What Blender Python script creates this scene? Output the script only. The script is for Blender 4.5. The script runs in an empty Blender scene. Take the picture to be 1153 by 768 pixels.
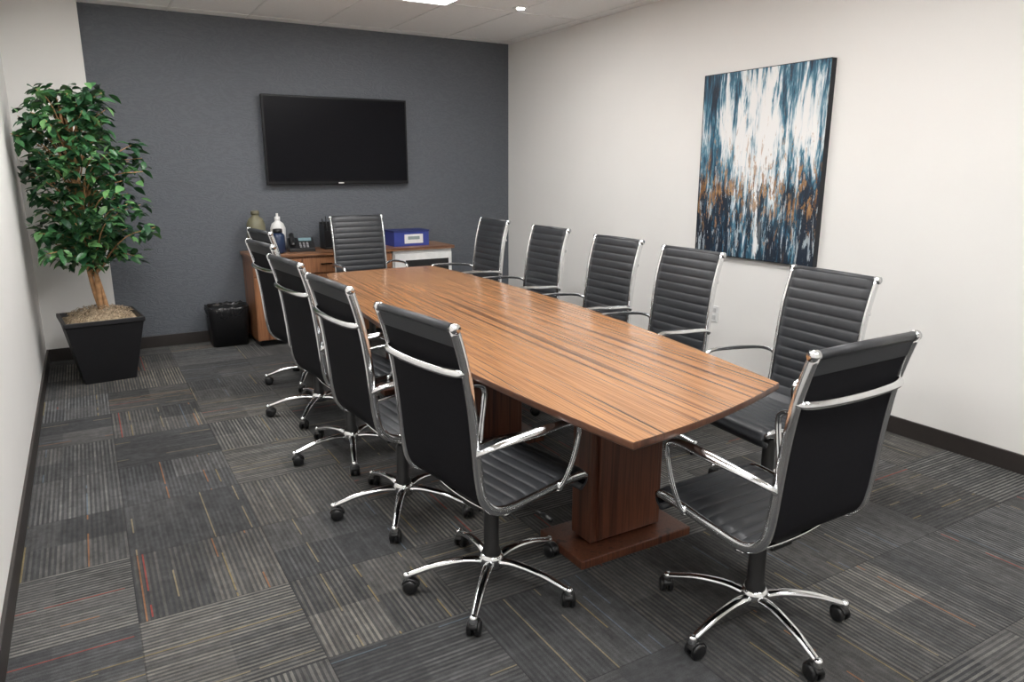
import bpy, math, random
from mathutils import Vector, Matrix
random.seed(7)
scene = bpy.context.scene
try:
    scene.view_settings.view_transform = 'Standard'
    scene.view_settings.look = 'None'
except Exception: pass

# ------------------------------------------------------------------ helpers
def link(o, parent=None):
    scene.collection.objects.link(o)
    if parent is not None: o.parent = parent
    return o

class MB:
    """mesh builder"""
    def __init__(s): s.v=[]; s.f=[]; s.m=[]; s.sm=[]
    def add(s, v, f, mi=0, smooth=True):
        o=len(s.v); s.v += [tuple(p) for p in v]
        for q in f:
            s.f.append(tuple(i+o for i in q)); s.m.append(mi); s.sm.append(smooth)
    def box(s, cx,cy,cz,sx,sy,sz,mi=0,rot=0):
        v=[]
        c,sn=math.cos(rot),math.sin(rot)
        for z in (-.5,.5):
            for (a,b) in ((-.5,-.5),(.5,-.5),(.5,.5),(-.5,.5)):
                x,y=a*sx,b*sy
                v.append((cx+x*c-y*sn, cy+x*sn+y*c, cz+z*sz))
        s.add(v,[(0,3,2,1),(4,5,6,7),(0,1,5,4),(1,2,6,5),(2,3,7,6),(3,0,4,7)],mi,False)
    def lathe(s, prof, cx=0,cy=0,cz=0, n=24, mi=0, axis='z'):
        v=[];f=[]
        for (r,z) in prof:
            for i in range(n):
                a=2*math.pi*i/n
                if axis=='z': v.append((cx+r*math.cos(a),cy+r*math.sin(a),cz+z))
                elif axis=='y': v.append((cx+r*math.cos(a),cy+z,cz-r*math.sin(a)))
                else: v.append((cx+z,cy+r*math.cos(a),cz+r*math.sin(a)))
        for j in range(len(prof)-1):
            for i in range(n):
                k=(i+1)%n
                f.append((j*n+i,j*n+k,(j+1)*n+k,(j+1)*n+i))
        f.append(tuple(range(n))[::-1]); f.append(tuple((len(prof)-1)*n+i for i in range(n)))
        s.add(v,f,mi,True)
    def tube(s, pts, r, n=10, mi=0, ref=(0,1,0), r2=None):
        """sweep ellipse: r along binormal 'ref' side, r2 along other"""
        P=[Vector(p) for p in pts]; N=len(P)
        R = r if isinstance(r,(list,tuple)) else [r]*N
        R2 = R if r2 is None else (r2 if isinstance(r2,(list,tuple)) else [r2]*N)
        v=[];f=[]
        prev=None
        for i in range(N):
            t=(P[min(i+1,N-1)]-P[max(i-1,0)]).normalized()
            b = Vector(ref) if prev is None else prev
            b = b - t*b.dot(t)
            if b.length<1e-4: b=Vector((1,0,.3)); b=b-t*b.dot(t)
            b.normalize(); prev=b
            c=t.cross(b)
            for k in range(n):
                a=2*math.pi*k/n
                v.append(P[i]+b*(R[i]*math.cos(a))+c*(R2[i]*math.sin(a)))
        for j in range(N-1):
            for i in range(n):
                k=(i+1)%n
                f.append((j*n+i,j*n+k,(j+1)*n+k,(j+1)*n+i))
        f.append(tuple(range(n))[::-1]); f.append(tuple((N-1)*n+i for i in range(n)))
        s.add(v,f,mi,True)
    def mesh(s,name,mats):
        me=bpy.data.meshes.new(name)
        me.from_pydata(s.v,[],s.f)
        for m in mats: me.materials.append(m)
        me.polygons.foreach_set('material_index',s.m)
        me.polygons.foreach_set('use_smooth',s.sm)
        me.update()
        import bmesh
        bm=bmesh.new(); bm.from_mesh(me); bmesh.ops.recalc_face_normals(bm,faces=bm.faces); bm.to_mesh(me); bm.free()
        return me
    def obj(s,name,mats,parent=None,bevel=0,auto=True):
        o=bpy.data.objects.new(name,s.mesh(name,mats)); link(o,parent)
        if bevel:
            b=o.modifiers.new('Bevel','BEVEL'); b.width=bevel; b.segments=3; b.limit_method='ANGLE'; b.angle_limit=math.radians(40)
        return o

def crom(pts, sub=8):
    P=[Vector(p) for p in pts]; out=[]
    P=[P[0]*2-P[1]]+P+[P[-1]*2-P[-2]]
    for i in range(1,len(P)-2):
        a,b,c,d=P[i-1],P[i],P[i+1],P[i+2]
        for k in range(sub):
            t=k/sub
            out.append(0.5*((2*b)+(c-a)*t+(2*a-5*b+4*c-d)*t*t+(3*b-a-3*c+d)*t**3))
    out.append(P[-2]); return out

def empty(name, loc=(0,0,0), rot=0):
    e=bpy.data.objects.new(name,None); e.empty_display_size=.1
    e.location=loc; e.rotation_euler=(0,0,rot); link(e); return e

class NT:
    def __init__(s,name):
        s.mat=bpy.data.materials.new(name); s.mat.use_nodes=True
        s.t=s.mat.node_tree; s.n=s.t.nodes; s.b=s.n['Principled BSDF']
    def node(s,ty,**k):
        n=s.n.new(ty)
        for a,b in k.items(): setattr(n,a,b)
        return n
    def l(s,a,b): s.t.links.new(a,b)
    def val(s,sock,v):
        if hasattr(v,'is_output') or isinstance(v,bpy.types.NodeSocket): s.l(v,sock)
        else: sock.default_value=v
    def math(s,op,a,b=None,c=None,clamp=False):
        n=s.node('ShaderNodeMath',operation=op); n.use_clamp=clamp
        s.val(n.inputs[0],a)
        if b is not None: s.val(n.inputs[1],b)
        if c is not None: s.val(n.inputs[2],c)
        return n.outputs[0]
    def mix(s,f,a,b,mode='MIX'):
        n=s.node('ShaderNodeMix',data_type='RGBA',blend_type=mode)
        s.val(n.inputs[0],f); s.val(n.inputs[6],a); s.val(n.inputs[7],b)
        return n.outputs[2]
    def coords(s,kind='Object',scale=(1,1,1),rot=(0,0,0),loc=(0,0,0)):
        tc=s.node('ShaderNodeTexCoord'); m=s.node('ShaderNodeMapping')
        m.inputs['Scale'].default_value=scale; m.inputs['Rotation'].default_value=rot; m.inputs['Location'].default_value=loc
        s.l(tc.outputs[kind],m.inputs[0]); return m.outputs[0]
    def noise(s,vec,scale,detail=2,rough=.5,dist=0):
        n=s.node('ShaderNodeTexNoise'); s.l(vec,n.inputs['Vector'])
        n.inputs['Scale'].default_value=scale; n.inputs['Detail'].default_value=detail
        n.inputs['Roughness'].default_value=rough; n.inputs['Distortion'].default_value=dist
        return n.outputs[0]
    def ramp(s,f,stops,interp='LINEAR'):
        n=s.node('ShaderNodeValToRGB'); n.color_ramp.interpolation=interp
        cr=n.color_ramp
        while len(cr.elements)<len(stops): cr.elements.new(.5)
        for e,(p,c) in zip(cr.elements,stops):
            e.position=p; e.color=c if len(c)==4 else (*c,1)
        s.l(f,n.inputs[0]); return n.outputs[0]
    def bump(s,h,strength,dist=.01):
        n=s.node('ShaderNodeBump'); n.inputs['Strength'].default_value=strength; n.inputs['Distance'].default_value=dist
        s.l(h,n.inputs['Height']); s.l(n.outputs[0],s.b.inputs['Normal'])
    def sep(s,v):
        n=s.node('ShaderNodeSeparateXYZ'); s.l(v,n.inputs[0]); return n.outputs
    def comb(s,x,y,z=0.0):
        n=s.node('ShaderNodeCombineXYZ'); s.val(n.inputs[0],x); s.val(n.inputs[1],y); s.val(n.inputs[2],z); return n.outputs[0]

def simple(name,col,rough=.5,metal=0,var=.06,nscale=20,bump=0,bscale=200,coat=0,spec=None):
    m=NT(name); v=m.coords()
    f=m.noise(v,nscale,3)
    a=tuple(c*(1-var) for c in col)+(1,); b=tuple(min(1,c*(1+var)) for c in col)+(1,)
    m.l(m.ramp(f,[(.3,a),(.7,b)]),m.b.inputs['Base Color'])
    m.b.inputs['Roughness'].default_value=rough; m.b.inputs['Metallic'].default_value=metal
    if coat: m.b.inputs['Coat Weight'].default_value=coat; m.b.inputs['Coat Roughness'].default_value=.1
    if spec is not None: m.b.inputs['Specular IOR Level'].default_value=spec
    if bump: m.bump(m.noise(v,bscale,2),bump,.002)
    return m.mat

# ------------------------------------------------------------------ materials
chrome=simple('chrome',(.78,.79,.80),.12,1,.02)
leather=simple('black_leather',(.028,.030,.034),.42,0,.1,30,.15,400)
fabric=simple('black_back_fabric',(.007,.007,.009),.8,0,.1,60,.2,700,spec=.15)
blackpl=simple('black_plastic',(.010,.010,.011),.38)
wallmat=simple('painted_wall_warm_white',(.805,.79,.765),.75,0,.012,2,.12,500)
ceilmat=simple('ceiling_tile',(.92,.92,.91),.9,0,.02,60,.3,150)
gridmat=simple('ceiling_grid_white',(.84,.84,.83),.5)
basemat=simple('dark_baseboard',(.028,.023,.021),.45)
whitepl=simple('white_plastic',(.75,.75,.74),.35)
soilm=simple('dried_moss',(.40,.31,.21),.95,0,.5,60,.8,120)

def accent():
    m=NT('slate_accent_wallpaper'); v=m.coords(scale=(1,1,3.0))
    n1=m.noise(v,3.0,3,.5,.8); n2=m.noise(v,16,3,.6,.5)
    h=m.math('ADD',n1,m.math('MULTIPLY',n2,.22))
    w=m.math('MULTIPLY_ADD',m.math('SINE',m.math('MULTIPLY',h,62)),.5,.5)
    fib=m.noise(m.coords(scale=(1,1,4)),160,2,.6)
    w=m.math('ADD',m.math('MULTIPLY',w,.6),m.math('MULTIPLY',fib,.4))
    m.l(m.ramp(w,[(.1,(.098,.108,.124)),(.9,(.118,.129,.147))]),m.b.inputs['Base Color'])
    m.b.inputs['Roughness'].default_value=.5
    m.bump(w,.45,.006); return m.mat
accentm=accent()

def carpet():
    m=NT('patterned_carpet_tile'); v=m.coords()
    X,Y,Z=m.sep(v)
    T=.50
    ix=m.math('FLOOR',m.math('DIVIDE',X,T)); iy=m.math('FLOOR',m.math('DIVIDE',Y,T))
    def wn(a,b,c=0.0):
        n=m.node('ShaderNodeTexWhiteNoise',noise_dimensions='3D'); m.l(m.comb(a,b,c),n.inputs[0]); return n.outputs
    chk=m.math('MODULO',m.math('ABSOLUTE',m.math('ADD',ix,iy)),2.0)
    flip=m.math('GREATER_THAN',wn(ix,iy,3.0)[0],.72)
    ori=m.math('ABSOLUTE',m.math('SUBTRACT',chk,flip))
    inv=m.math('SUBTRACT',1.0,ori)
    s=m.math('ADD',m.math('MULTIPLY',X,ori),m.math('MULTIPLY',Y,inv))
    t=m.math('ADD',m.math('MULTIPLY',Y,ori),m.math('MULTIPLY',X,inv))
    blk=m.math('FLOOR',m.math('DIVIDE',s,T/2))
    bt=m.math('FLOOR',m.math('DIVIDE',t,T/2))
    tid=m.math('ADD',m.math('MULTIPLY',ix,7.3),m.math('MULTIPLY',iy,3.7))
    rb=wn(blk,bt,1.0)[0]; rt=wn(ix,iy,9.0)[0]
    F=54
    fr=m.math('FRACT',m.math('MULTIPLY',s,F))
    line=m.math('GREATER_THAN',fr,.50)
    li=m.math('FLOOR',m.math('MULTIPLY',s,F))
    wl=wn(li,tid,5.0)
    dash=m.noise(m.comb(m.math('MULTIPLY',s,F),m.math('MULTIPLY',t,9),tid),1.0,2,.6)
    strength=m.math('MULTIPLY',m.math('MULTIPLY',line,m.math('POWER',m.math('ADD',m.math('MULTIPLY',rt,.7),m.math('MULTIPLY',rb,.35)),1.6)),
                    m.math('ADD',.25,m.math('MULTIPLY',dash,1.4)))
    strength=m.math('MULTIPLY',strength,m.math('ADD',.45,wl[0]),clamp=True)
    base=m.ramp(wn(blk,bt,12.0)[0],[(0,(.044,.045,.047)),(.5,(.057,.058,.060)),(1,(.074,.073,.072))])
    lin=m.ramp(wn(ix,iy,15.0)[0],[(0,(.145,.148,.15)),(.5,(.175,.17,.158)),(1,(.205,.185,.15))])
    col=m.mix(strength,base,lin)
    thin=m.math('MULTIPLY',m.math('GREATER_THAN',fr,.25),m.math('LESS_THAN',fr,.56))
    acc=m.math('MULTIPLY',m.math('GREATER_THAN',wn(li,tid,21.0)[0],.915),thin)
    acol=m.ramp(wn(li,tid,22.0)[0],[(0,(.23,.18,.085)),(.28,(.28,.055,.04)),(.48,(.11,.14,.17)),(.62,(.27,.13,.06)),(.72,(.25,.21,.13))],'CONSTANT')
    dash2=m.math('GREATER_THAN',m.noise(m.comb(li,m.math('MULTIPLY',t,4),tid),1.0,1),.46)
    col=m.mix(m.math('MULTIPLY',m.math('MULTIPLY',acc,dash2),.7),col,acol)
    fz=m.noise(v,380,2,.7)
    big=m.noise(v,1.3,2)
    med=m.noise(m.comb(m.math('MULTIPLY',s,30),m.math('MULTIPLY',t,7),tid),1.0,3,.7)
    mot=m.noise(v,28,3,.7)
    col=m.mix(1.0,col,m.ramp(fz,[(.25,(.55,.55,.55)),(.75,(1.4,1.4,1.4))]),'MULTIPLY')
    col=m.mix(1.0,col,m.ramp(med,[(.3,(.78,.78,.78)),(.7,(1.22,1.22,1.22))]),'MULTIPLY')
    col=m.mix(1.0,col,m.ramp(mot,[(.3,(.83,.83,.83)),(.7,(1.17,1.17,1.17))]),'MULTIPLY')
    col=m.mix(1.0,col,m.ramp(big,[(.3,(.88,.88,.88)),(.7,(1.12,1.12,1.12))]),'MULTIPLY')
    fx=m.math('FRACT',m.math('DIVIDE',X,T)); fy=m.math('FRACT',m.math('DIVIDE',Y,T))
    seam=m.math('LESS_THAN',m.math('MINIMUM',fx,fy),.008)
    col=m.mix(m.math('MULTIPLY',seam,.45),col,(.015,.015,.016,1))
    m.l(col,m.b.inputs['Base Color'])
    m.b.inputs['Roughness'].default_value=.95; m.b.inputs['Specular IOR Level'].default_value=.15
    m.bump(m.math('ADD',m.math('MULTIPLY',line,.5),fz),.5,.004)
    return m.mat
carpetm=carpet()

def wood(name,light,mid,dark,axis='y',rough=.28,shear=0,sc=1.0,coat=.3,a=.62,b=.28,k=.030,dist=.12):
    m=NT(name)
    X,Y,Z=m.sep(m.coords())
    if axis=='y': v=m.comb(m.math('SUBTRACT',X,m.math('MULTIPLY',Y,shear)),m.math('MULTIPLY',Y,k),m.math('MULTIPLY',Z,k))
    elif axis=='z': v=m.comb(X,Y,m.math('MULTIPLY',Z,k))
    else: v=m.comb(m.math('MULTIPLY',X,k),Y,Z)
    n1=m.noise(v,15*sc,3,.55,dist); n2=m.noise(v,62*sc,4,.6,dist); n3=m.noise(v,5*sc,1)
    f=m.math('ADD',m.math('MULTIPLY',n1,a),m.math('ADD',m.math('MULTIPLY',n2,b),m.math('MULTIPLY',n3,.1)))
    c=m.ramp(f,[(.37,dark),(.43,mid),(.475,light),(.52,mid),(.56,light),(.63,dark)])
    m.l(c,m.b.inputs['Base Color'])
    m.b.inputs['Roughness'].default_value=rough; m.b.inputs['Coat Weight'].default_value=coat; m.b.inputs['Coat Roughness'].default_value=.14
    m.bump(n2,.03,.001)
    return m.mat
tabletop_m=wood('striped_walnut_laminate',(.43,.212,.090),(.235,.102,.040),(.090,.036,.016),'y',.24,.0627,sc=1.9,coat=.25,a=.60,b=.30,k=.009,dist=0)
ped_m=wood('pedestal_walnut',(.14,.050,.026),(.085,.029,.016),(.035,.013,.009),'z',.35)
edge_m=wood('table_edge_band',(.13,.055,.028),(.09,.036,.02),(.05,.02,.011),'y',.4)
cred_m=wood('credenza_walnut',(.36,.175,.085),(.25,.11,.05),(.12,.05,.024),'x',.35)
credf_m=wood('credenza_front_walnut',(.36,.165,.078),(.24,.10,.047),(.12,.045,.022),'z',.35)

def painting_mat():
    m=NT('abstract_painting_canvas')
    tc=m.node('ShaderNodeTexCoord'); X,Y,Z=m.sep(tc.outputs['Generated'])
    u=m.math('SUBTRACT',1.0,Y)   # left->right as seen from the room
    w=Z
    def N(su,sw,off,det=4,r=.6,d=.5):
        return m.noise(m.comb(m.math('MULTIPLY',u,su),m.math('MULTIPLY',w,sw),off),1.0,det,r,d)
    du=m.math('ABSOLUTE',m.math('SUBTRACT',u,.50)); dw=m.math('ABSOLUTE',m.math('SUBTRACT',w,.68))
    centre=m.math('SUBTRACT',1.30,m.math('ADD',m.math('MULTIPLY',du,1.25),m.math('MULTIPLY',dw,1.45)))
    n=N(10,2.0,0,5,.65); n_f=N(44,4,4.0,5,.7)
    f=m.math('ADD',m.math('MULTIPLY',centre,.62),m.math('ADD',m.math('MULTIPLY',m.math('SUBTRACT',n,.5),2.1),m.math('MULTIPLY',m.math('SUBTRACT',n_f,.5),1.2)))
    col=m.ramp(f,[(.08,(.008,.018,.035)),(.22,(.02,.07,.12)),(.34,(.04,.16,.24)),(.42,(.20,.34,.42)),(.50,(.60,.67,.70)),(.62,(.80,.80,.79))])
    dk=N(24,4.5,9.0,5,.7); dark=m.math('MULTIPLY',m.math('GREATER_THAN',dk,.50),m.math('LESS_THAN',m.math('ADD',w,m.math('MULTIPLY',n_f,.25)),.52))
    col=m.mix(m.math('MULTIPLY',dark,.85),col,(.008,.016,.030,1))
    ls=N(38,6,31.0,5,.7); lt=m.math('MULTIPLY',m.math('GREATER_THAN',ls,.575),m.math('LESS_THAN',w,.5))
    col=m.mix(m.math('MULTIPLY',lt,.75),col,(.50,.57,.61,1))
    g=N(38,9,17.0,5,.7); band=m.math('SUBTRACT',1.0,m.math('MULTIPLY',m.math('ABSOLUTE',m.math('SUBTRACT',w,.36)),2.5),clamp=True)
    gm=m.math('GREATER_THAN',m.math('ADD',g,m.math('MULTIPLY',band,.12)),.640)
    gcol=m.ramp(N(20,20,2.0),[(.35,(.19,.085,.025)),(.65,(.54,.30,.12))])
    col=m.mix(m.math('MULTIPLY',gm,m.math('MULTIPLY_ADD',band,.6,.30)),col,gcol)
    m.l(col,m.b.inputs['Base Color']); m.b.inputs['Roughness'].default_value=.5
    m.bump(n_f,.4,.004); return m.mat
paintm=painting_mat()

def emis(name,col,st):
    m=NT(name); v=m.coords(); f=m.noise(v,3,1)
    m.l(m.ramp(f,[(.3,tuple(c*.98 for c in col)),(.7,col)]),m.b.inputs['Emission Color'])
    m.b.inputs['Base Color'].default_value=(.8,.8,.8,1)
    m.b.inputs['Emission Strength'].default_value=st; return m.mat
panelm=emis('light_panel_diffuser',(1.0,.99,.975),19)
spotm=emis('recessed_lamp_glow',(1,.97,.92),25)

# ------------------------------------------------------------------ room
XL,XR,YB,YF,C=-.38,3.945,6.80,-1.6,2.74
def boxobj(name,x0,x1,y0,y1,z0,z1,m,parent=None,bevel=0):
    b=MB(); b.box((x0+x1)/2,(y0+y1)/2,(z0+z1)/2,x1-x0,y1-y0,z1-z0); return b.obj(name,[m],parent,bevel)
boxobj('floor',XL-.15,XR+.15,YF-.15,YB+.15,-.1,0,carpetm)
boxobj('ceiling',XL-.15,XR+.15,YF-.15,YB+.15,C,C+.1,ceilmat)
boxobj('wall_left',XL-.15,XL,YF-.15,YB+.15,0,C,wallmat)
boxobj('wall_right',XR,XR+.15,YF-.15,YB+.15,0,C,wallmat)
boxobj('wall_back',XL,XR,YB,YB+.15,0,C,accentm)
boxobj('wall_front',XL,XR,YF-.15,YF,0,C,wallmat)
CX=.14; CY=6.69
boxobj('wall_column',XL,CX,CY,YB,0,C,wallmat)
bb=.10
boxobj('baseboard_left',XL,XL+.014,YF,CY,0,bb,basemat,bevel=.003)
boxobj('baseboard_right',XR-.014,XR,YF,YB,0,bb,basemat,bevel=.003)
boxobj('baseboard_back',CX,XR-.014,YB-.014,YB,0,bb,basemat,bevel=.003)
boxobj('baseboard_column',XL+.014,CX,CY-.014,CY,0,bb,basemat,bevel=.003)
boxobj('baseboard_front',XL+.014,XR-.014,YF,YF+.014,0,bb,basemat,bevel=.003)
# ceiling grid
g=MB(); 
x=XL+.54
gx=[]
while x<XR: gx.append(x); x+=.61
gy=[]; y=YB-.16
while y>YF: gy.append(y); y-=1.22
for x in gx: g.box(x,(YB+YF)/2,C-.002,.016,YB-YF-.02,.004)
for y in gy: g.box((XL+XR)/2,y,C-.0025,XR-XL-.02,.016,.005)
g.obj('trim_ceiling_grid',[gridmat])
# light panels (troffers) fitted in the grid
def panel(x0,y1,name='ceiling_light_panel'):
    e=empty(name,(x0+.305,y1-.61,C))
    p=MB(); p.box(0,0,-.008,.56,1.17,.008); p.obj('diffuser',[panelm],e)
    q=MB()
    for (cx,cy,sx,sy) in ((-.292,0,.026,1.22),(.292,0,.026,1.22),(0,-.597,.56,.026),(0,.597,.56,.026)): q.box(cx,cy,-.011,sx,sy,.02)
    q.obj('frame',[gridmat],e)
for xi in (0,3):
    for yi in (1,3,5): panel(gx[xi],gy[yi])
def downlight(x,y):
    e=empty('recessed_downlight',(x,y,C))
    a=MB(); a.lathe([(.03,-.004),(.05,-.009),(.062,-.006),(.065,0)]); a.obj('trim_ring',[gridmat],e)
    b=MB(); b.lathe([(.0301,-.011),(.0302,-.004)]); b.obj('lamp',[spotm],e)
downlight(3.17,5.27)

# ------------------------------------------------------------------ conference table
def build_table():
    e=empty('conference_table',(0,0,0))
    nl=Vector((1.262,1.475)); nr=Vector((2.095,1.665)); fl=Vector((1.50,5.27)); fr=Vector((2.36,5.29))
    pts=[]
    n=28
    def side(a,b,bulge,nx):
        for i in range(n+1):
            t=i/n; p=a.lerp(b,t); s=1-(2*t-1)**2
            pts.append((p.x+nx*bulge*s,p.y))
    side(fl,nl,.17,-1)
    for i in range(1,12):
        t=i/12; p=nl.lerp(nr,t); pts.append((p.x,p.y-.03*(1-(2*t-1)**2)))
    side(nr,fr,.14,1)
    for i in range(1,12):
        t=i/12; p=fr.lerp(fl,t); pts.append((p.x,p.y+.02*(1-(2*t-1)**2)))
    N=len(pts); c=Vector((sum(p[0] for p in pts)/N,sum(p[1] for p in pts)/N))
    b=MB()
    ring=lambda k,z:[(c.x+(p[0]-c.x)*k,c.y+(p[1]-c.y)*(1-(1-k)*.3),z) for p in pts]
    levels=[(.955,.712),(.998,.728),(1.0,.735),(1.0,.746),(.997,.75)]
    v=[]
    for k,z in levels: v+=ring(k,z)
    f=[];
    for j in range(len(levels)-1):
        for i in range(N):
            k2=(i+1)%N; f.append((j*N+i,j*N+k2,(j+1)*N+k2,(j+1)*N+i))
    b.add(v,f,1,False)
    b.add(ring(.997,.75),[tuple(range(N))],0,False)
    b.add(ring(.955,.712),[tuple(range(N))[::-1]],1,False)
    b.obj('tabletop',[tabletop_m,edge_m],e)
    for i,(yy,xc) in enumerate(((2.16,1.77),(3.38,1.83),(4.62,1.90))):
        p=MB(); p.box(xc,yy,.379,.36,.13,.666); p.box(xc,yy,.385,.30,.16,.654)
        p.obj('pedestal_column_%d'%(i+1),[ped_m],e,.004)
        q=MB(); q.box(xc,yy,.019,.56,.30,.038); q.obj('pedestal_foot_%d'%(i+1),[ped_m],e,.006)
    r=MB(); r.box(1.84,3.39,.6,.03,2.36,.16); r.obj('modesty_beam',[ped_m],e)
    return e
build_table()

# ------------------------------------------------------------------ chairs
prof=crom([(.240,0,.412),(.258,0,.424),(.262,0,.444),(.238,0,.462),(.16,0,.462),(.02,0,.446),(-.09,0,.436),(-.155,0,.448),(-.196,0,.492),(-.212,0,.56),
           (-.222,0,.66),(-.234,0,.78),(-.252,0,.90),(-.274,0,.99),(-.296,0,1.062)],10)
def resample(P,n):
    L=[0]
    for i in range(1,len(P)): L.append(L[-1]+(P[i]-P[i-1]).length)
    out=[];j=0
    for k in range(n+1):
        s=L[-1]*k/n
        while j<len(L)-2 and L[j+1]<s: j+=1
        t=(s-L[j])/(L[j+1]-L[j]); out.append(P[j].lerp(P[j+1],t))
    return out
RIBS=24; SPR=10
PR=resample(prof,RIBS*SPR)
def tangent(P,i): return (P[min(i+1,len(P)-1)]-P[max(i-1,0)]).normalized()
def mesh_sling():
    b=MB(); ys=[-.228,-.222,-.19,0,.19,.222,.228]; yo=[.2,.75,1,1,1,.75,.2]
    v=[];N=len(PR);M=len(ys)
    for i,p in enumerate(PR):
        t=tangent(PR,i)
        nn=Vector((t.z,0,-t.x))
        ph=(i%SPR)/SPR
        h=.011+.0055*abs(math.sin(math.pi*ph))**.45
        for y,o in zip(ys,yo):
            q=p+nn*(h*o); v.append((q.x,y,q.z))
    f=[]
    for i in range(N-1):
        for k in range(M-1):
            f.append((i*M+k,i*M+k+1,(i+1)*M+k+1,(i+1)*M+k))
    b.add(v,f,0,True)
    v=[]
    for i,p in enumerate(PR):
        t=tangent(PR,i); nn=Vector((t.z,0,-t.x))
        q=p-nn*.005; v+=[(q.x,-.228,q.z),(q.x,.228,q.z)]
    f=[(2*i,2*i+2,2*i+3,2*i+1) for i in range(N-1)]
    b.add(v,f,1,True)
    fs=[];vv=[]
    for i,p in enumerate(PR):
        t=tangent(PR,i); nn=Vector((t.z,0,-t.x))
        a=p+nn*.003; c=p-nn*.005
        for y in (-.228,.228): vv+=[(a.x,y,a.z),(c.x,y,c.z)]
    for i in range(N-1):
        fs.append((4*i,4*i+1,4*i+5,4*i+4)); fs.append((4*i+2,4*i+6,4*i+7,4*i+3))
    b.add(vv,fs,0,True)
    top=PR[-1]
    b.tube([(top.x,-.226,top.z),(top.x,0,top.z+.002),(top.x,.226,top.z)],.014,12,0,(0,0,1))
    bot=PR[0]
    b.tube([(bot.x,-.226,bot.z),(bot.x,.226,bot.z)],.012,12,0,(0,0,1))
    v=[];
    for i in range(N-14,N):
        p=PR[i]; t=tangent(PR,i); nn=Vector((t.z,0,-t.x)); q=p-nn*.009; v+=[(q.x,-.227,q.z),(q.x,.227,q.z)]
    b.add(v,[(2*i,2*i+2,2*i+3,2*i+1) for i in range(13)],0,True)
    me=bpy.data.meshes.new('sling'); me.from_pydata(b.v,[],b.f)
    for m in (leather,fabric): me.materials.append(m)
    me.polygons.foreach_set('material_index',b.m); me.polygons.foreach_set('use_smooth',b.sm); me.update()
    return me
def mesh_frame():
    b=MB()
    S=PR[12::4]
    for sgn in (-1,1):
        b.tube([(p.x,sgn*.237,p.z) for p in S],[.006,.008]+[.009]*(len(S)-2),10,0,(0,1,0),[.010,.014]+[.017]*(len(S)-2))
        tp=PR[-1]; b.tube([(tp.x,sgn*.226,tp.z),(tp.x,sgn*.250,tp.z)],.016,12,0,(0,0,1))
    z=.925; x0=-.258
    pts=crom([(x0,-.237,z),(x0-.022,-.225,z-.003),(x0-.034,-.15,z-.006),(x0-.038,0,z-.008),(x0-.034,.15,z-.006),(x0-.022,.225,z-.003),(x0,.237,z)],5)
    b.tube(pts,.008,10,0,(1,0,0),.013)
    for xx,zz in ((.13,.437),(-.10,.418)):
        pts=crom([(xx,-.237,zz),(xx,-.2,zz-.012),(xx,-.08,zz-.03),(xx,.08,zz-.03),(xx,.2,zz-.012),(xx,.237,zz)],4)
        b.tube(pts,.012,10,0,(1,0,0),.007)
    return b.mesh('frame',[chrome])
def mesh_arm(sgn):
    b=MB()
    pts=crom([(-.222,.240,.652),(-.21,.262,.668),(-.16,.278,.682),(-.05,.283,.691),(.06,.283,.696),(.125,.283,.695),(.160,.283,.682),(.171,.282,.655),(.163,.279,.60),(.146,.270,.53),(.130,.256,.475),(.118,.242,.448)],6)
    pts=[(p.x,sgn*p.y,p.z) for p in pts]; N=len(pts)
    rr=[]; r2=[]
    for i,p in enumerate(pts):
        wid=.0115+.008*max(0,1-abs(p[0]-.0)/.2)*(1 if p[2]>.67 else 0)
        rr.append(wid); r2.append(.0085)
    b.tube(pts,rr,10,0,(0,1,0),r2)
    return b.mesh('armrest',[chrome])
def mesh_mech():
    b=MB(); b.box(.01,0,.396,.24,.13,.035); b.box(-.02,0,.37,.14,.10,.035); b.box(.1,0,.402,.10,.2,.012)
    b.tube([(.03,-.06,.385),(.03,-.16,.39),(.03,-.27,.385)],.005,8,0,(1,0,0))
    b.tube([(.03,-.26,.385),(.03,-.31,.384)],.009,8,0,(1,0,0))
    b.lathe([(.014,.20),(.014,.37),(.02,.37)],n=16)
    return b.mesh('tilt_mechanism',[blackpl])
def mesh_column():
    b=MB(); b.lathe([(.026,.075),(.034,.09),(.034,.15),(.028,.16),(.028,.30),(.024,.31),(.018,.32)],n=20)
    return b.mesh('gas_column',[blackpl])
def mesh_star():
    b=MB(); b.lathe([(.03,.078),(.043,.082),(.045,.12),(.038,.135),(.035,.136)],n=24)
    for i in range(5):
        a=2*math.pi*i/5; d=Vector((math.cos(a),math.sin(a),0))
        P=crom([d*.03+Vector((0,0,.105)),d*.10+Vector((0,0,.112)),d*.20+Vector((0,0,.100)),d*.275+Vector((0,0,.078)),d*.315+Vector((0,0,.066))],4)
        n=len(P); side=Vector((-d.y,d.x,0))
        b.tube(P,[.021-.009*k/(n-1) for k in range(n)],10,0,side,[.015-.005*k/(n-1) for k in range(n)])
        b.lathe([(.012,.05),(.014,.056),(.014,.074),(.009,.080)],d.x*.31,d.y*.31,0,14)
    return b.mesh('star_base',[chrome])
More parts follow.
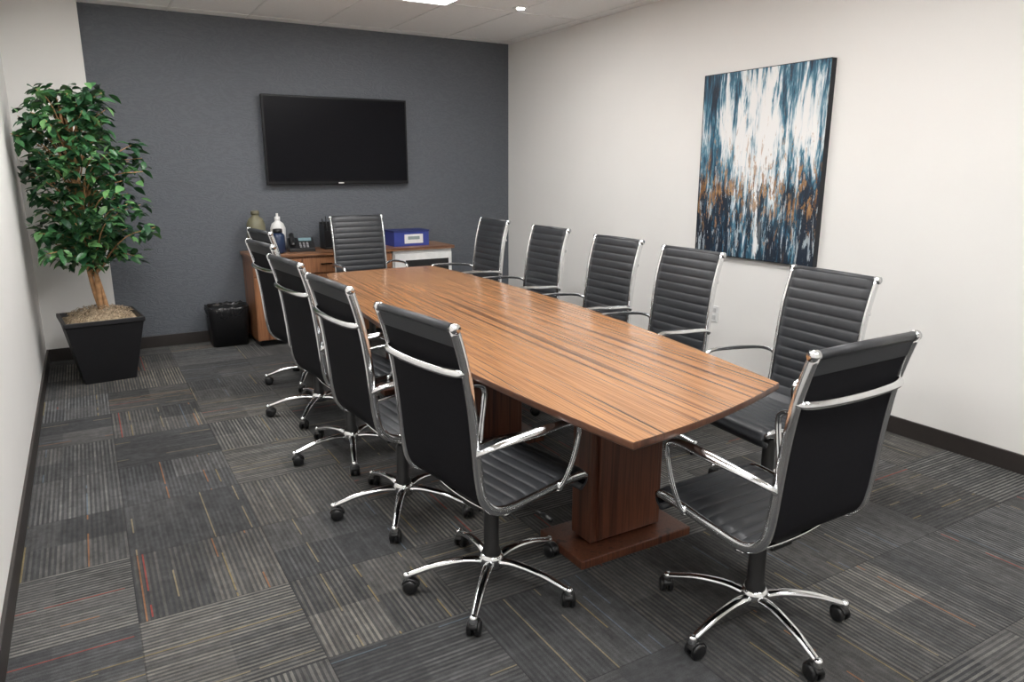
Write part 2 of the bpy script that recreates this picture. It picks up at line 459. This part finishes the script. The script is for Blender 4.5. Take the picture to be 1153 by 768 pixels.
def mesh_cast():
    b=MB(); rnd=random.Random(3)
    for i in range(5):
        a=2*math.pi*i/5; cx,cy=math.cos(a)*.31,math.sin(a)*.31
        th=rnd.uniform(0,6.28); d=Vector((math.cos(th),math.sin(th),0)); s=Vector((-d.y,d.x,0))
        c=Vector((cx,cy,.027))-d*.014
        for sg in (-1,1):
            pp=[c+s*sg*.006,c+s*sg*.008,c+s*sg*.02,c+s*sg*.024]
            b.tube(pp,[.024,.027,.027,.020],18,0,(0,0,1))
        arc=[c+Vector((0,0,math.sin(t)*.030))+d*(math.cos(t)*.030) for t in [math.radians(q) for q in range(20,171,15)]]
        b.tube(arc,.017,8,0,s,.004)
        b.tube([(cx,cy,.03),(cx,cy,.056)],.007,8,0)
    return b.mesh('casters',[blackpl])
M_sling,M_frame,M_al,M_ar=mesh_sling(),mesh_frame(),mesh_arm(1),mesh_arm(-1)
M_mech,M_col,M_star,M_cast=mesh_mech(),mesh_column(),mesh_star(),mesh_cast()
def chair(x,y,face,dz=0,brot=0):
    e=empty('conference_chair',(x,y,0),math.radians(face))
    for nm,me,up in (('ribbed_seat_and_back',M_sling,1),('chrome_frame',M_frame,1),('armrest_left',M_al,1),('armrest_right',M_ar,1),('tilt_mechanism',M_mech,1),
                     ('gas_column',M_col,0),('star_base',M_star,0),('casters',M_cast,0)):
        o=bpy.data.objects.new(nm,me); link(o,e)
        if up: o.location.z=dz; o.scale.y=.95
        else: o.rotation_euler.z=math.radians(brot-face)
    return e
# base rotation is given in room axes
# left row
chair(1.145,2.10,8,-.01,14)
chair(1.10,2.84,4,0,25)
chair(1.11,3.60,5,.005,38)
chair(1.15,4.36,6,.02,20)
chair(1.30,5.10,6,.03,26)
# right row
chair(2.56,2.06,175,-.015,20)
chair(2.57,2.93,179,.0,5)
chair(2.59,3.60,180,.01,30)
chair(2.61,4.40,180,.02,12)
chair(2.60,5.22,180,.03,12)
# heads
chair(1.80,1.455,91,-.03,42)
chair(2.02,5.80,270,.04,0)

# ------------------------------------------------------------------ TV
tv=empty('wall_mounted_television',(2.105,YB,1.75))
bez=simple('tv_bezel_black',(.006,.006,.007),.3,spec=.3)
scr=simple('tv_screen_glass',(.004,.004,.006),.25,0,.02,spec=.12)
b=MB(); b.box(0,-.055,0,1.34,.04,.77); b.obj('housing',[bez],tv,.005)
b=MB(); b.box(0,-.0765,.006,1.305,.003,.725); b.obj('screen',[scr],tv)
b=MB(); b.box(0,-.018,0,.5,.036,.4); b.box(0,-.077,-.373,.05,.004,.01,1); b.obj('mount',[bez,whitepl],tv)

# ------------------------------------------------------------------ painting
pt=empty('abstract_canvas_painting',(XR,3.445,1.52))
b=MB(); b.box(-.021,0,0,.038,1.02,1.235); b.obj('canvas',[paintm],pt,.003)
dk=simple('canvas_edge_dark',(.012,.014,.02),.6)
b=MB()
for yy in (-.5115,.5115): b.box(-.021,yy,0,.0405,.004,1.24)
for zz in (-.619,.619): b.box(-.021,0,zz,.0405,1.02,.004)
b.obj('canvas_edge',[dk],pt)

# ------------------------------------------------------------------ outlets
def outlet(y,z=.42):
    o=empty('wall_outlet',(XR,y,z)); b=MB(); b.box(-.004,0,0,.008,.075,.12); b.obj('plate',[whitepl],o,.003)
    b=MB()
    for dzz in (-.027,.027): b.box(-.0085,0,dzz,.003,.035,.032); 
    b.obj('sockets',[simple('socket_grey',(.5,.5,.5),.4)],o)
outlet(3.76,.46)

# ------------------------------------------------------------------ credenza
cr=empty('credenza_cabinet',(0,0,0))
x0,x1,y0,y1,H=1.18,2.42,6.32,6.77,.79
b=MB(); b.box((x0+3.04)/2,(y0+y1)/2-.005,H-.014,3.04-x0+.03,y1-y0+.03,.028); b.obj('top_panel',[cred_m],cr,.003)
b=MB(); b.box((x0+x1)/2,(y0+y1)/2+.01,.05+(H-.078)/2,x1-x0,y1-y0-.02,H-.078); b.obj('carcass',[credf_m],cr,.002)
b=MB(); b.box((x0+x1)/2,(y0+y1)/2+.02,.025,x1-x0-.04,y1-y0-.08,.05); b.obj('plinth',[blackpl],cr)
b=MB(); w=(x1-x0)/3
for i in range(3):
    b.box(x0+w*(i+.5),y0+.001,.33,w-.008,.018,.54); b.box(x0+w*(i+.5),y0+.001,.68,w-.008,.018,.13)
b.obj('doors_and_drawers',[credf_m],cr,.002)
b=MB()
for i in range(3):
    b.box(x0+w*(i+.5),y0-.018,.69,.10,.012,.010); b.box(x0+w*(i+.85),y0-.018,.50,.010,.012,.10)
b.obj('handles',[chrome],cr)
whitec=simple('white_lacquer',(.78,.78,.77),.3)
b=MB(); b.box(2.735,(y0+y1)/2+.01,H/2-.012,.60,y1-y0-.02,H-.03); b.obj('white_side_unit',[whitec],cr,.003)
b=MB(); b.box(2.735,y0-.001,.38,.58,.018,.70); b.obj('white_door_frame',[whitec],cr,.003)
glass=simple('dark_glass',(.01,.01,.012),.08)
b=MB(); b.box(2.77,y0-.011,.38,.44,.006,.58); b.obj('dark_glass_door',[glass],cr)

# ------------------------------------------------------------------ items on credenza
def vessel(name,x,y,prof,m,capm=None,cap=None):
    e=empty(name,(x,y,H)); b=MB(); b.lathe(prof,n=28); b.obj('body',[m],e)
    if cap: b=MB(); b.lathe(cap,n=24); b.obj('cap',[capm],e)
vessel('olive_ceramic_bottle',1.29,6.62,[(.055,0),(.07,.01),(.078,.1),(.078,.24),(.06,.29),(.03,.31),(.03,.33)],simple('olive_glaze',(.17,.16,.10),.4),simple('olive_cap',(.12,.11,.07),.5),[(.034,.325),(.036,.33),(.036,.35),(.03,.36)])
vessel('white_pump_bottle',1.48,6.64,[(.05,0),(.065,.01),(.065,.2),(.05,.24),(.025,.26),(.02,.27)],whitepl,whitepl,[(.022,.268),(.024,.27),(.024,.30),(.01,.305),(.01,.33)])
vessel('navy_water_bottle',1.43,6.44,[(.05,0),(.058,.01),(.058,.15),(.045,.17),(.035,.175)],simple('navy_enamel',(.015,.03,.075),.3),blackpl,[(.036,.174),(.04,.178),(.04,.205),(.034,.21)])
e=empty('desk_phone',(1.65,6.53,H),math.radians(-10))
b=MB(); b.add([(-.11,-.1,0),(.11,-.1,0),(.11,.1,0),(-.11,.1,0),(-.11,-.1,.03),(.11,-.1,.03),(.11,.1,.11),(-.11,.1,.11)],[(0,3,2,1),(4,5,6,7),(0,1,5,4),(1,2,6,5),(2,3,7,6),(3,0,4,7)],0,False); b.obj('base',[blackpl],e,.004)
b=MB(); b.tube(crom([(-.075,-.1,.06),(-.075,-.08,.085),(-.075,0,.112),(-.075,.08,.142),(-.075,.11,.13)],4),[.024]*2+[.018]*13+[.024]*2,10,0,(1,0,0),.014); b.obj('handset',[blackpl],e)
def slope(y): return .03+(y+.1)*.4
b=MB()
xa,xb,ya,yb=-.02,.09,.03,.085
b.add([(xa,ya,slope(ya)+.003),(xb,ya,slope(ya)+.003),(xb,yb,slope(yb)+.003),(xa,yb,slope(yb)+.003)],[(0,1,2,3)],0,False)
b.obj('display',[simple('phone_lcd',(.25,.38,.42),.2)],e)
b=MB()
for i in range(3):
    for j in range(4):
        yy=-.075+j*.024; b.box(-.01+i*.03,yy,slope(yy)+.002,.018,.014,.006)
b.obj('keys',[simple('phone_keys',(.35,.35,.36),.5)],e)
e=empty('black_desk_organizer',(1.96,6.60,H))
b=MB(); b.box(0,0,.006,.2,.16,.012); b.box(-.097,0,.11,.006,.16,.22); b.box(.097,0,.09,.006,.16,.18); b.box(0,.077,.12,.2,.006,.24); b.box(0,0,.08,.2,.006,.16); b.obj('tray',[blackpl],e)
b=MB()
for i,(dx,dy,h) in enumerate(((-.06,.03,.27),(-.03,.05,.29),(.02,.03,.26),(.05,.045,.28),(.0,-.04,.20))): b.tube([(dx,dy,.012),(dx+.01*(i-2),dy+.01,h)],.005,8)
b.obj('pens',[blackpl],e)
e=empty('blue_storage_box',(2.66,6.53,H),math.radians(2))
blue=simple('blue_box_card',(.035,.055,.28),.45)
b=MB(); b.box(0,0,.07,.36,.22,.14); b.obj('box',[blue],e,.004)
b=MB(); b.box(0,0,.140,.37,.23,.016); b.obj('lid',[simple('box_lid_navy',(.02,.03,.14),.5)],e,.003)
b=MB(); b.box(.02,-.1115,.068,.19,.004,.085); b.obj('label',[whitepl],e)
b=MB(); b.box(.02,-.114,.076,.12,.002,.03); b.obj('print',[simple('label_print',(.25,.3,.3),.6)],e)

# ------------------------------------------------------------------ trash can
e=empty('waste_bin',(.985,6.61,0)); e.scale=(1.08,1.08,1.02)
def taper(b,w0,d0,w1,d1,z0,z1,mi=0,cap=True,n=6,rot=0):
    def rr(w,d,z,r=.04):
        out=[]
        for (sx,sy,a0) in ((1,1,0),(-1,1,90),(-1,-1,180),(1,-1,270)):
            for k in range(n):
                a=math.radians(a0+90*k/(n-1)); out.append((sx*(w/2-r)+r*math.cos(a),sy*(d/2-r)+r*math.sin(a),z))
        return out
    A=rr(w0,d0,z0); B=rr(w1,d1,z1); N=len(A)
    b.add(A+B,[(i,(i+1)%N,N+(i+1)%N,N+i) for i in range(N)]+([tuple(range(N))[::-1]] if cap else []),mi,True)
b=MB(); taper(b,.27,.22,.31,.26,.003,.32); taper(b,.30,.25,.26,.21,.32,.03); b.obj('bin_body',[blackpl],e)
bagm=simple('black_bin_liner',(.014,.014,.015),.22,0,.1,30,.9,25)
b=MB(); rn=random.Random(5)
N=40
rows=[(.255,1.0),(.30,1.06),(.332,1.05),(.342,1.0),(.33,.94),(.27,.88)]
v=[]
for z,k in rows:
    for i in range(N):
        a=2*math.pi*i/N; c,s=math.cos(a),math.sin(a)
        q=(abs(c)**4+abs(s)**4)**(-.25)
        j=rn.uniform(.97,1.03)
        v.append((.152*k*q*c*j,.128*k*q*s*j,z+rn.uniform(-.012,.012)))
b.add(v,[(r*N+i,r*N+(i+1)%N,(r+1)*N+(i+1)%N,(r+1)*N+i) for r in range(len(rows)-1) for i in range(N)],0,True)
b.obj('bin_liner',[bagm],e)

# ------------------------------------------------------------------ potted ficus
pl=empty('potted_ficus_tree',(.02,5.98,0))
potm=simple('matte_black_planter',(.010,.010,.012),.45)
b=MB()
def sq(w,z,r=math.radians(6)):
    return [(w/2*sx*math.cos(r)-w/2*sy*math.sin(r),w/2*sx*math.sin(r)+w/2*sy*math.cos(r),z) for sx,sy in ((-1,-1),(1,-1),(1,1),(-1,1))]
L=[sq(.33,0),sq(.49,.43),sq(.51,.435),sq(.51,.465),sq(.47,.465),sq(.455,.40)]
v=sum(L,[]); f=[(3,2,1,0)]
for j in range(len(L)-1):
    for i in range(4): f.append((4*j+i,4*j+(i+1)%4,4*j+4+(i+1)%4,4*j+4+i))
b.add(v,f,0,False); b.obj('planter',[potm],pl,.004)
b=MB(); G=26; v=[]
for i in range(G+1):
    for j in range(G+1):
        u=(i/G-.5)*2; w=(j/G-.5)*2
        h=.43+.085*(1-u*u)*(1-w*w)+random.uniform(-.010,.012)
        a=math.radians(6); x,y=u*.229,w*.229
        v.append((x*math.cos(a)-y*math.sin(a),x*math.sin(a)+y*math.cos(a),h))
b.add(v,[(i*(G+1)+j,(i+1)*(G+1)+j,(i+1)*(G+1)+j+1,i*(G+1)+j+1) for i in range(G) for j in range(G)],0,True)
for _ in range(320):
    x,y=random.uniform(-.20,.20),random.uniform(-.20,.20); z=.45+.08*(1-(x/.22)**2)*(1-(y/.22)**2); a=random.uniform(0,6.28)
    d=Vector((math.cos(a),math.sin(a),random.uniform(-.2,.5)))*.03
    p=Vector((x,y,z)); b.tube([p,p+d*.5+Vector((0,0,.012)),p+d],.0018,4,0)
b.obj('moss',[soilm],pl)
trunkm=simple('ficus_bark',(.45,.25,.12),.8,0,.35,25,.5,60)
b=MB()
rn=random.Random(11)
def tz(z): return Vector((.03-.07*(z-.45)-.015*math.sin((z-.45)*3),0.0,z))
for k in range(3):
    ph=k*2.09; P=[]
    for i in range(19):
        z=.44+i*.082; a=ph+z*4.2; r=.026*(1-.3*i/18)
        P.append(tz(z)+Vector((r*math.cos(a),r*math.sin(a),0)))
    b.tube(P,[.018-.008*i/18 for i in range(19)],9,0,(1,0,0))
brn=[]
ccx,ccy=.0,-.02
tips=[]
for _ in range(112):
    for __ in range(60):
        a=rn.uniform(0,6.28); z=rn.uniform(.84,2.04); 
        t=(z-.84)/1.24
        R=.53*(math.sin(math.pi*min(1,max(0,.20+.70*t)))**.85)*(.84+.22*math.sin(3*a+9*z))
        r=R*rn.uniform(.3,1)
        x,y=ccx+r*math.cos(a)*.95,ccy+r*math.sin(a)*1.05
        if x>-.37 and not any((Vector((x,y,z))-q).length<.095 for q in tips): break
    else: continue
    tips.append(Vector((x,y,z)))
for q in tips:
    st=tz(max(.75,min(1.9,q.z-.25-rn.uniform(0,.2))))
    mid=(st+q)/2+Vector((0,0,.09)); P=crom([st,mid,q],5)
    b.tube(P,[.006-.0035*i/(len(P)-1) for i in range(len(P))],5,0,(1,0,.2))
    brn.append(P)
b.obj('trunk_and_branches',[trunkm],pl)
def leafmat(name,c,c2):
    m=NT(name); v=m.coords(); f=m.noise(v,9,3); m.l(m.ramp(f,[(.35,c),(.65,c2)]),m.b.inputs['Base Color'])
    m.b.inputs['Roughness'].default_value=.38; return m.mat
lm=[leafmat('ficus_leaf_dark',(.012,.048,.022),(.020,.078,.030)),leafmat('ficus_leaf_mid',(.024,.090,.032),(.042,.135,.045)),leafmat('ficus_leaf_bright',(.07,.19,.06),(.14,.29,.10))]
b=MB()
def leaf(p,d,up,Ln,W,mi):
    d=d.normalized(); s=d.cross(up)
    if s.length<1e-3: s=Vector((1,0,0))
    s.normalize(); n=s.cross(d).normalized()
    ts=[(0,.05),(.2,.75),(.45,1),(.72,.7),(1,.0)]
    v=[]
    for t,w in ts:
        c=p+d*(Ln*t)-n*(.22*Ln*t*t)
        v+=[c-s*(W*w*.5)+n*(W*w*.16),c,c+s*(W*w*.5)+n*(W*w*.16)]
    f=[]
    for i in range(4):
        f+=[(3*i,3*i+1,3*i+4,3*i+3),(3*i+1,3*i+2,3*i+5,3*i+4)]
    b.add(v,f,mi,True)
WX=-.38-.02+.012
for P in brn:
    n=rn.randint(18,24)
    for i in range(n):
        t=rn.uniform(.42,1.0)**.6; k=min(len(P)-2,int(t*(len(P)-1))); p=P[k].lerp(P[k+1],rn.random())
        p=p+Vector((rn.gauss(0,.033),rn.gauss(0,.033),rn.gauss(0,.033)))
        a=rn.uniform(0,6.28); d=Vector((math.cos(a),math.sin(a),rn.uniform(-.9,.35)))
        out=Vector((p.x-ccx,p.y-ccy,0)); d=d+out*1.2
        Ln=rn.uniform(.065,.105)
        if p.x-Ln<WX:
            p.x=max(p.x,WX+.015+rn.uniform(0,.03)); d.x=abs(d.x)*.3
            if p.x-Ln*.3<WX: p.x=WX+.03
        up=Vector((rn.gauss(0,.35),rn.gauss(0,.35),1))
        leaf(p,d,up,Ln,Ln*rn.uniform(.44,.54),rn.choices([0,1,2],[.36,.42,.22])[0])
me=bpy.data.meshes.new('leaves'); me.from_pydata(b.v,[],b.f)
for m in lm: me.materials.append(m)
me.polygons.foreach_set('material_index',b.m); me.polygons.foreach_set('use_smooth',b.sm); me.update()
link(bpy.data.objects.new('leaves',me),pl)

# ------------------------------------------------------------------ world + camera
w=bpy.data.worlds.new('world'); scene.world=w; w.use_nodes=True
w.node_tree.nodes['Background'].inputs[0].default_value=(.8,.82,.85,1); w.node_tree.nodes['Background'].inputs[1].default_value=.3
cam=bpy.data.cameras.new('camera'); co=bpy.data.objects.new('camera',cam); scene.collection.objects.link(co)
cam.sensor_width=36; cam.lens=812/1153*36; cam.clip_start=.03
co.location=(0,0,1.5); co.rotation_euler=(math.radians(90-13.4),0,math.radians(-30.4))
scene.camera=co
